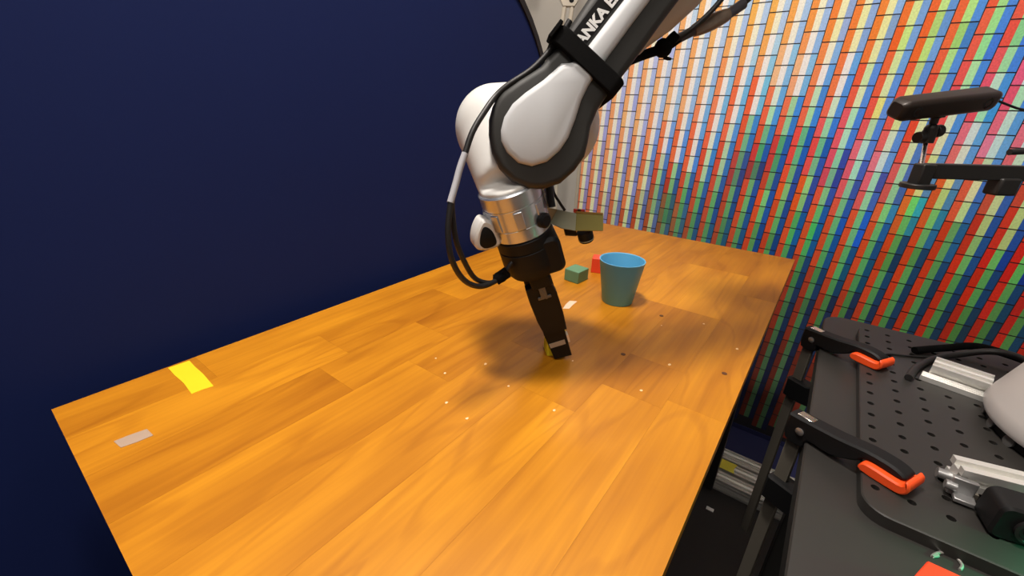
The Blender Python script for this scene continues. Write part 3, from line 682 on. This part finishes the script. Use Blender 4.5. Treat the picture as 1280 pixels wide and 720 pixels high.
M_grey = mat('grey_link', (0.11, 0.11, 0.11), 0.4, 0.3)
for sgn, base in ((1, 0.0), (-1, -0.036)):
    b = MB(); n_ = OD
    out = [(-0.0185, 0.128), (0.012, 0.134), (0.0175, 0.112), (0.0180, 0.078), (0.0165, 0.0500), (-0.0140, 0.0500), (-0.0175, 0.075), (-0.0190, 0.110)]
    b.prism(out, AX(0, base), SD, U, OD, [(-0.0065, 0.0012), (-0.005, 0), (0.005, 0), (0.0065, 0.0012)])
    fg = emit('finger', b, M_black, arm)
    b = MB(); b.prism([(-0.0150, 0.0510), (0.0135, 0.0510), (0.0130, 0.0010), (-0.0115, 0.0030)], AX(0, base - sgn*0.001), SD, U, OD, [(-0.005, 0.001), (-0.004, 0), (0.004, 0), (0.005, 0.001)])
    emit('fingertip', b, M_black, fg)
    b = MB(); b.prism([(-0.0120, 0.0250), (0.0095, 0.0250), (0.0095, 0.0330), (-0.0125, 0.0330)], AX(0, base - sgn*0.001), SD, U, OD, [(-0.0054, 0), (0.0054, 0)] if sgn > 0 else [(-0.0054, 0), (0.0054, 0)])
    lab(emit('grey_band', b, mat('grey_band', (0.36, 0.32, 0.27), 0.5), fg), 'grey label band across the fingertip')
    b = MB(); b.box(AX(0.0315, base - sgn*0.001, 0.0147), (0.0028, 0.0085, 0.013), (SD, OD, U)); lab(emit('pale_tab', b, mat('pale_tab', (0.8, 0.66, 0.5), 0.5), fg), 'small pale tab on the fingertip edge')
    b = MB(); b.box(AX(0.122, base + sgn*0.0075, 0.001), (0.0085, 0.002, 0.020), (SD, OD, U)); b.box(AX(0.111, base + sgn*0.0075, 0.001), (0.017, 0.002, 0.004), (SD, OD, U)); b.box(AX(0.117, base + sgn*0.0075, 0.001), (0.0035, 0.0025, 0.018), ((SD+U*0.35).normalized(), OD, (U-SD*0.35).normalized()))
    emit('link', b, M_grey, fg, bevel=0.0005)
# wrist camera on its olive bracket
M_olive = mat('olive_print', (0.30, 0.27, 0.06), 0.5, var=0.05)
M_pale = mat('pale_green_print', (0.40, 0.42, 0.30), 0.5, var=0.05)
q = [V((0.4420, 0.2340, 0.2070)), V((0.4610, 0.2080, 0.2060)), V((0.4555, 0.2035, 0.1888)), V((0.4360, 0.2300, 0.1880))]
nq = (q[1]-q[0]).cross(q[3]-q[0]).normalized()
if nq.dot(CAM - q[0]) < 0: nq = -nq
b = MB(); b.loft([[p for p in q], [p - nq*0.004 for p in q]]); br = emit('camera_bracket', b, M_olive, arm, bevel=0.0006)
f = [V((0.4200, 0.2560, 0.1960)), V((0.4310, 0.2540, 0.2105)), V((0.4420, 0.2340, 0.2070)), V((0.4360, 0.2300, 0.1880)), V((0.4270, 0.2440, 0.1900))]
nf = (f[2]-f[0]).cross(f[3]-f[0]).normalized()
if nf.dot(CAM - f[0]) < 0: nf = -nf
b = MB(); b.loft([f, [p - nf*0.003 for p in f]]); emit('bracket_side', b, M_pale, br, bevel=0.0004)
ptop = [q[0], q[1], q[1] - nq*0.028, q[0] - nq*0.024]
b = MB(); b.loft([[p + U*0.0005 for p in ptop], [p + U*0.003 for p in ptop]]); emit('bracket_lid', b, mat('olive_edge', (0.36, 0.25, 0.08), 0.5), br)
b = MB(); b.loft([[V((0.4200, 0.2560, 0.1960)), V((0.4310, 0.2540, 0.2105)), V((0.3990, 0.2520, 0.2190)), V((0.3920, 0.2510, 0.2050))], [p - nf*0.004 for p in (V((0.4200, 0.2560, 0.1960)), V((0.4310, 0.2540, 0.2105)), V((0.3990, 0.2520, 0.2190)), V((0.3920, 0.2510, 0.2050)))]])
emit('bracket_arm', b, mat('tan_print', (0.40, 0.30, 0.16), 0.5), br)
for k, c in enumerate(((0.70, 0.05, 0.03), (0.12, 0.05, 0.03), (0.70, 0.05, 0.03))):
    b = MB(); b.box(q[0].lerp(q[1], 0.02 + k*0.13) - nq*0.004 + U*0.0045, (0.0035, 0.004, 0.004)); lab(emit('connector', b, mat('conn%d' % (k % 2), c, 0.5), br), 'red-brown connector')
lc = V((0.4440, 0.2200, 0.1890)) - nq*0.012
b = MB(); b.lathe([(0.0095, 0), (0.0095, -0.009), (0.0088, -0.0095), (0.0088, -0.0130), (0.0080, -0.0138), (0.0060, -0.0130)], lc, U, 28); ln = emit('camera_lens', b, M_black, br)
b = MB(); b.lathe([(0.0098, -0.0092), (0.0099, -0.0098), (0.0099, -0.0106), (0.0096, -0.0112)], lc, U, 28); 
lens2 = MB(); lens2.box(V((0.4360, 0.2350, 0.1860)) - nq*0.010, (0.014, 0.010, 0.010), ((q[1]-q[0]).normalized(), nq, U)); emit('camera_board', lens2, M_black, br, bevel=0.001)
rg = MB(); rg.lathe([(0.0097, -0.0098), (0.0098, -0.0102), (0.0098, -0.0110), (0.0090, -0.0114)], lc, U, 28, cap=False)
lab(emit('lens_ring', rg, mat('grey_ring', (0.35, 0.38, 0.30), 0.4, 0.4), br), 'grey ring round the lens')
b = MB(); b.tube([(0.4357, 0.2689, 0.2480), (0.4337, 0.2622, 0.2296), (0.4343, 0.2528, 0.2176), (0.4358, 0.2460, 0.2095)], 0.0017, 8); emit('camera_cable', b, M_rubber, br)
b = MB(); b.tube([(0.409, 0.256, 0.252), (0.4065, 0.2512, 0.2366), (0.4040, 0.2450, 0.2190)], 0.0042, 10); emit('short_cable', b, M_rubber, arm)
# gripper cable running down from under the strap
ca_ = [FO + FA*0.090 + FB*0.0410 - FN*0.008, FO + FA*0.066 + FB*0.0390 - FN*0.008, FO + FA*0.035 + FB*0.0415 - FN*0.006, FO + FA*0.008 + FB*0.0505 - FN*0.005, V((0.3544, 0.2873, 0.3305)), V((0.3396, 0.2884, 0.3172)), V((0.3222, 0.2894, 0.2986)), V((0.3110, 0.2899, 0.2780))]
b = MB(); b.tube(ca_, 0.0030, 12); cb = emit('gripper_cable', b, M_rubber, arm)
b = MB(); b.tube([(0.3115, 0.2899, 0.2790), (0.3041, 0.2901, 0.2659), (0.2963, 0.2894, 0.2502), (0.2885, 0.2889, 0.2352)], 0.0034, 12); sl = emit('cable_label', b, mat('grey_label_sleeve', (0.42, 0.42, 0.45), 0.5), cb)
lab(sl, 'grey printed label sleeve on the cable')
b = MB(); b.tube([(0.2895, 0.2889, 0.2370), (0.2821, 0.2869, 0.2078), (0.2830, 0.2836, 0.1795), (0.2977, 0.2817, 0.1539), (0.3196, 0.2788, 0.1403), (0.3450, 0.2792, 0.1379), (0.3592, 0.2800, 0.1402)], 0.0031, 12); emit('cable_loop', b, M_rubber, cb)
b = MB(); b.tube([(0.2925, 0.2900, 0.2420), (0.2935, 0.2917, 0.2268), (0.2943, 0.2883, 0.1964), (0.3037, 0.2858, 0.1708), (0.3191, 0.2852, 0.1482), (0.3373, 0.2799, 0.1385), (0.3589, 0.2798, 0.1394), (0.3700, 0.2740, 0.1550), (0.3820, 0.2700, 0.1640)], 0.0029, 12); emit('cable_loop', b, M_rubber, cb)
b = MB(); b.ball((0.3560, 0.2795, 0.1400), 0.0085, 14, (1.25, 0.9, 0.8)); b.box((0.3580, 0.2790, 0.1410), (0.017, 0.008, 0.011), ((SD*0.9+U*0.3).normalized(), OD, (U*0.9-SD*0.3).normalized())); emit('cable_wrap', b, M_velcro, cb)
# cable bundle leaving the right side of the forearm
b = MB(); b.tube([FO + FA*0.105 - FB*0.026 - FN*0.03, V((0.4960, 0.1980, 0.3760)), V((0.5189, 0.1857, 0.3843)), V((0.5315, 0.1759, 0.3943))], 0.0050, 12); cz = emit('side_cable', b, M_velcro, arm)
b = MB(); kc = V((0.5170, 0.1860, 0.3840)); b.ball(kc, 0.0115, 16, (1.1, 0.8, 0.85)); b.box(kc + V((0.004, -0.003, 0.004)), (0.022, 0.010, 0.016), (FA, FB, FN)); b.box(kc + V((0.007, -0.004, -0.0095)), (0.014, 0.006, 0.003)); emit('cable_wrap', b, M_velcro, cz, bevel=0.0015)
def seg(name, p, q_, r, m, lb=None):
    b = MB(); b.tube([V(p), (V(p)+V(q_))/2, V(q_)], r, 14, 3); o = emit(name, b, m, cz)
    if lb: lab(o, lb)
seg('connector_boot', (0.5290, 0.1785, 0.3925), (0.5446, 0.1642, 0.4028), 0.0050, mat('blue_grey_boot', (0.075, 0.075, 0.095), 0.5), 'blue-grey connector boot, lower')
seg('connector_sleeve', (0.5440, 0.1648, 0.4024), (0.5720, 0.1394, 0.4198), lambda u: 0.0062 + 0.0022*math.sin(u*math.pi), mat('clear_sleeve', (0.24, 0.19, 0.15), 0.25, coat=0.5, var=0.3, scale=120), 'brownish transparent connector sleeve')
seg('connector_boot', (0.5715, 0.1400, 0.4195), (0.5860, 0.1290, 0.4310), 0.0055, mat('blue_grey_boot', (0.075, 0.075, 0.095), 0.5), 'blue-grey connector boot, upper')
b = MB(); b.tube([(0.5860, 0.1290, 0.4310), (0.5980, 0.1190, 0.4460), (0.612, 0.112, 0.470), (0.615, 0.11, 0.52)], 0.0030, 10); emit('cable_end', b, M_rubber, cz)
b = MB(); b.tube([(0.5210, 0.1830, 0.3870), (0.5297, 0.1647, 0.4009), (0.5406, 0.1517, 0.4160), (0.5504, 0.1417, 0.4330), (0.568, 0.1348, 0.4564), (0.580, 0.135, 0.52)], 0.0028, 10); emit('second_cable', b, M_rubber, cz)
# ================================================================ things on the table
bc = TP - OD*0.0200 - SD*0.0040; bc = V((bc.x, bc.y, 0.018)); bc -= SD.normalized()*0.004; bc.z = 0.018
bx = V((OD.x, OD.y, 0)).normalized(); by = Z.cross(bx)
b = MB(); b.box(bc, (0.0255, 0.0265, 0.036), (bx, by, Z)); tag(emit('yellow_block', b, mat('yellow_paint', (0.93, 0.85, 0.03), 0.5, var=0.05), bevel=0.0012), 'small yellow block gripped between the fingertips of the robot gripper', 'block')
# cup
CUP = V((0.6790, 0.2610, 0))
b = MB()
H = 0.0800; R0, R1 = 0.0272, 0.0395
prof = [(R0-0.004, 0.0), (R0-0.001, 0.0), (R0, 0.001), (R1, H-0.0010), (R1+0.0002, H-0.0003), (R1-0.0006, H), (R1-0.0018, H-0.0003), (R1-0.0024, H-0.0015), (R0-0.0016, 0.004), (R0-0.005, 0.0025), (0.0, 0.0025)]
b.lathe(prof, CUP, Z, 64, cap=True)
tag(emit('blue_cup', b, mat('blue_plastic', (0.105, 0.39, 0.62), 0.42, var=0.02, spec=0.4), sharp=50), 'plain blue tapered plastic cup standing on the table right of the gripper', 'cup')
def block(name, corner, e1, e2, w, d, h, m, label):
    c = V(corner); e1 = V((*e1, 0)).normalized(); e2 = V((*e2, 0)).normalized()
    b = MB(); b.box(c + e1*w/2 + e2*d/2 + Z*(h/2), (w, d, h), (e1, e2, Z)); return tag(emit(name, b, m, bevel=0.0012), label, 'block')
def grain_mat(name, c1, c2):
    m = mat(name, c1, 0.6, var=0.12, scale=60); return m
block('green_block', (0.700, 0.354, 0), (0.004, 0.034), (0.040, -0.003), 0.034, 0.038, 0.0245, grain_mat('green_paint', (0.12, 0.26, 0.14), (0.2, 0.4, 0.2)), 'green painted wooden block on the table left of the red block and blue cup')
block('red_block', (0.777, 0.365, 0), (0.35, -0.94), (0.94, 0.35), 0.034, 0.030, 0.032, mat('red_paint', (0.80, 0.060, 0.018), 0.5), 'red-orange wooden block half hidden behind the blue cup')

# ================================================================ small gear on the plate
PZ = 0.020
d1 = V((-0.013, -0.055, 0)).normalized()
b = MB(); c = V((0.688, -0.1600, PZ+0.0105)); extrusion(b, c, c + d1*0.052, 0.020, wide=0.032)
tag(emit('profile_bar', b, M_alu), 'short aluminium profile bar lying on the plate left of the white robot base', 'rail')
b = MB(); c = V((0.672, -0.1505, PZ+0.0035)); b.box(c + d1*0.029, (0.058, 0.014, 0.007), (d1, d1.cross(Z), Z)); 
for k in (-1, 0, 1): b.box(c + d1*0.029 + d1.cross(Z)*0.0042*k + Z*0.0038, (0.058, 0.0016, 0.0012), (d1, d1.cross(Z), Z))
tag(emit('flat_strip', b, M_alu, bevel=0.0004), 'thin ribbed aluminium strip lying against the near side of the short profile bar', 'rail')
d2 = V((0.011, -0.044, 0)).normalized()
b = MB(); c = V((0.4640, -0.1510, PZ+0.0150)); extrusion(b, c, c + d2*0.13, 0.020, wide=0.020)
t = thing('rail_with_bracket', 'bright aluminium profile rail with small steel bracket beside the black camera module', 'rail', (0.47, -0.20, PZ))
emit('profile', b, M_alu, t)
for fx, fy in ((0.4640, -0.1600), (0.482, -0.262)):
    b = MB(); b.box((fx, fy, PZ+0.0025), (0.018, 0.018, 0.005)); emit('foot', b, M_bar, t)
b = MB(); b.box((0.4500, -0.1560, PZ+0.0105), (0.005, 0.016, 0.018)); b.box((0.4440, -0.1580, PZ+0.0040), (0.012, 0.014, 0.004)); emit('bracket', b, mat('bracket_steel', (0.42, 0.42, 0.42), 0.35, 0.8), t, bevel=0.0008)
for p, q_, r in (((0.4640, -0.1420, PZ+0.0080), (0.4640, -0.1510, PZ+0.0080), 0.0045), ((0.4480, -0.1450, PZ+0.0100), (0.4480, -0.1520, PZ+0.0100), 0.0040)):
    b = MB(); b.cyl(p, q_, r, 14); emit('screw', b, mat('bracket_steel', (0.42, 0.42, 0.42), 0.35, 0.8), t)
t = thing('camera_module', 'small black boxy camera module in front of the aluminium rail at the right edge', 'camera', (0.432, -0.190, PZ))
b = MB(); b.prism(rrect(-0.021, 0.0, 0.021, 0.032, 0.007), V((0.4290, -0.1860, PZ)), V((0.18, -0.98, 0)).normalized(), Z, V((-0.98, -0.18, 0)), [(-0.014, 0.002), (-0.012, 0), (0.010, 0), (0.012, 0.002)]); emit('housing', b, M_black, t)
lx_ = V((-0.98, -0.18, 0)).normalized()
b = MB(); b.lathe([(0.0115, 0), (0.0115, 0.0025), (0.0095, 0.003), (0.0085, 0.0012), (0.0, 0.0012)], V((0.4290, -0.1875, PZ+0.016)) + lx_*0.0118, lx_, 24); emit('lens_bezel', b, M_rubber, t)
b = MB(); b.ball(V((0.4290, -0.1875, PZ+0.016)) + lx_*0.0125, 0.0065, 16); emit('lens', b, mat('lens_glass', (0.004, 0.005, 0.006), 0.05, spec=0.8), t)
# cable loop near the plate corner
b = MB(); b.tube([(0.6520, -0.1370, 0.0245), (0.690, -0.1480, 0.0245), (0.735, -0.1700, 0.0245), (0.757, -0.195, 0.030), (0.768, -0.222, 0.040), (0.760, -0.245, 0.045), (0.735, -0.268, 0.040), (0.74, -0.30, 0.03)], 0.0042, 12)
tag(emit('coiled_cable', b, M_rubber), 'thick black cable looping on the plate behind the short profile bar', 'cable')
b = MB(); b.tube([(0.745, -0.150, 0.0245), (0.775, -0.185, 0.028), (0.792, -0.215, 0.034), (0.788, -0.25, 0.034), (0.775, -0.30, 0.028)], 0.0050, 12)
tag(emit('coiled_cable', b, M_velcro), 'dull black cable arching over the far corner of the plate', 'cable')
b = MB(); b.tube([(0.690, -0.107, 0.0215), (0.714, -0.120, 0.0215), (0.726, -0.142, 0.0215), (0.74, -0.165, 0.0215)], 0.0013, 8)
tag(emit('thin_wire', b, M_rubber), 'thin dark wire lying on the plate beside the farther clamp', 'cable')
A_ = V((0.3450, -0.1240, 0)); e1_ = V((-0.023, 0.010, 0)).normalized(); e2_ = V((0.0, -1.0, 0))
ring = [A_, A_ + e1_*0.040, A_ + e1_*0.040 + e2_*0.045, A_ + e2_*0.045]
b = MB(); b.loft([[p + Z*CZ for p in ring], [p + Z*(CZ+0.022) for p in ring]]); tag(emit('red_orange_block', b, mat('red_orange', (0.85, 0.055, 0.012), 0.45), bevel=0.001), 'red-orange block corner on the cart top at the bottom edge of the picture', 'block')
b = MB(); pts_ = [(0.393, -0.140), (0.399, -0.1435), (0.404, -0.149), (0.4035, -0.155), (0.398, -0.1575), (0.392, -0.1555)]
b.tube([(0.3800, -0.1400, CZ+0.0012)] + [(x-0.0170, y+0.004, CZ+0.0012) for x, y in pts_], 0.0011, 8)
tag(emit('curled_clip', b, mat('dull_clip', (0.45, 0.43, 0.40), 0.35, 0.6)), 'small curled grey wire clip on the cart beside the plate edge', 'clip')

# ================================================================ stereo camera on its mount arm, upper right
Lp, Rp = V((0.886, -0.0520, 0.3285)), V((1.005, -0.167, 0.3490))
ax_ = (Rp-Lp).normalized(); n_ = V((-ax_.y, ax_.x, 0)).normalized()
if n_.dot(CAM-Lp) < 0: n_ = -n_
n_ = (n_*0.93 - Z*0.36).normalized(); n_ = (n_ - ax_*n_.dot(ax_)).normalized(); u_ = n_.cross(ax_).normalized()
if u_.z < 0: u_ = -u_
mid = (Lp+Rp)/2 - n_*0.010
stand = thing('camera_mount', 'black horizontal mount arm with threaded rod carrying the stereo camera', 'stand', (1.16, -0.45, FZ))
zc_ = thing('stereo_camera', 'dark brown-black bar-shaped stereo camera on the mount arm against the printed backdrop', 'camera', mid - u_*0.0165)
Lh = (Rp-Lp).length/2
sec = rrect(-0.016, -0.0150, 0.016, 0.0150, 0.008, 6)
b = MB(); b.loft([[mid + ax_*s + n_*x*k + u_*y*k for x, y in sec] for s, k in ((-Lh, 0.62), (-Lh+0.003, 0.85), (-Lh+0.010, 1.0), (Lh-0.010, 1.0), (Lh-0.003, 0.85), (Lh, 0.62))])
emit('body', b, mat('dark_brown_alu', (0.030, 0.021, 0.017), 0.38, 0.3, var=0.1), zc_)
for s in (-0.060, 0.060):
    b = MB(); b.lathe([(0.0085, 0), (0.0085, 0.0012), (0.0065, 0.0016), (0.0, 0.0010)], mid + ax_*s + n_*0.0146, n_, 22); emit('lens', b, mat('lens_dark', (0.010, 0.007, 0.007), 0.15), zc_)
b = MB(); b.box(mid + n_*0.0150, (0.012, 0.0006, 0.0035), (ax_, n_, u_)); lab(emit('emblem', b, mat('dim_emblem', (0.06, 0.05, 0.045), 0.4), zc_), 'faint small emblem at the centre')
b = MB(); b.tube([Rp - n_*0.012, Rp + V((0.03, -0.03, -0.010)), Rp + V((0.08, -0.09, -0.025)), Rp + V((0.10, -0.16, -0.10))], 0.0017, 8); emit('usb_cable', b, M_rubber, zc_)
J = V((0.905, -0.104, 0.248)); K = V((1.16, -0.45, 0.249))
tp = mid - u_*0.0158
b = MB(); b.lathe([(0.011, 0), (0.011, -0.004), (0.0055, -0.006), (0.0055, -0.014)], tp, Z, 20); emit('camera_plate', b, M_blackm, stand)
bp_ = tp - Z*0.028
b = MB(); b.ball(bp_ + Z*0.006, 0.0090, 18); b.cyl(bp_ + Z*0.004, bp_ - Z*0.014, 0.0095, 20); emit('ball_head', b, M_blackm, stand)
b = MB(); b.cyl(bp_ - Z*0.004 - ax_*0.009, bp_ - Z*0.004 - ax_*0.020, 0.0085, 16); emit('lock_knob', b, M_blackm, stand, bevel=0.001)
b = MB(); b.cyl(bp_ + Z*0.002 + ax_*0.008, bp_ + Z*0.002 + ax_*0.018, 0.0095, 16); emit('lock_knob', b, M_blackm, stand, bevel=0.001)
b = MB(); b.cyl(bp_ - Z*0.014, V((0.900, -0.100, 0.250)), 0.0032, 12); lab(emit('threaded_rod', b, M_chrome, stand), 'bright threaded rod')
aj = (K-J).normalized()
b = MB(); b.box(J + (K-J)*0.5 + Z*0.0, ((K-J).length, 0.014, 0.022), (aj, aj.cross(Z), Z)); emit('arm', b, M_blackm, stand, bevel=0.0015)
b = MB(); b.box(J - Z*0.006, (0.020, 0.020, 0.032), (aj, aj.cross(Z), Z)); emit('arm_end', b, M_blackm, stand, bevel=0.002)
b = MB(); b.cyl(J - Z*0.026, J - Z*0.019, 0.022, 24); emit('round_foot', b, M_blackm, stand, bevel=0.001)
b = MB(); b.box(J.lerp(K, 0.30) - Z*0.020, (0.030, 0.024, 0.026), (aj, aj.cross(Z), Z)); emit('clamp_block', b, M_blackm, stand, bevel=0.003)
b = MB(); b.cyl(V((K.x, K.y, FZ+0.02)), V((K.x, K.y, 0.32)), 0.014, 24); emit('pole', b, M_blackm, stand)
b = MB(); b.box((K.x, K.y, FZ+0.010), (0.24, 0.24, 0.02)); emit('foot_plate', b, M_blackm, stand, bevel=0.004)
b = MB(); b.cyl(J.lerp(K, 0.27) + Z*0.030, J.lerp(K, 0.40) + Z*0.034, 0.0045, 12); b.cyl(J.lerp(K, 0.40) + Z*0.034, J.lerp(K, 0.40), 0.0045, 12); emit('lock_lever', b, M_blackm, stand)

# small green indicator lamp just right of the camera module
t = thing('indicator_lamp', 'small green glowing indicator lamp at the right end of the bracketed rail', 'lamp', (0.425, -0.262, PZ))
b = MB(); b.box((0.425, -0.262, PZ+0.030), (0.030, 0.020, 0.060)); emit('lamp_housing', b, M_black, t, bevel=0.002)
b = MB(); b.box((0.4065, -0.262, PZ+0.040), (0.006, 0.014, 0.020)); emit('lamp_lens', b, mat('green_lamp', (0.02, 0.3, 0.15), 0.4, emit=(0.02, 1.0, 0.42), estr=6.0), t, bevel=0.001)
def glow(loc, tgt, p):
    d = bpy.data.lights.new('green_glow', 'SPOT'); d.energy = p; d.color = (0.02, 1.0, 0.42); d.spot_size = math.radians(100); d.spot_blend = 1.0; d.shadow_soft_size = 0.006
    o = bpy.data.objects.new('green_glow', d); COL.objects.link(o); o.location = loc; o.rotation_euler = (V(tgt)-V(loc)).to_track_quat('-Z', 'Y').to_euler()
glow((0.398, -0.262, PZ+0.050), (0.375, -0.215, 0.0), 1.6)
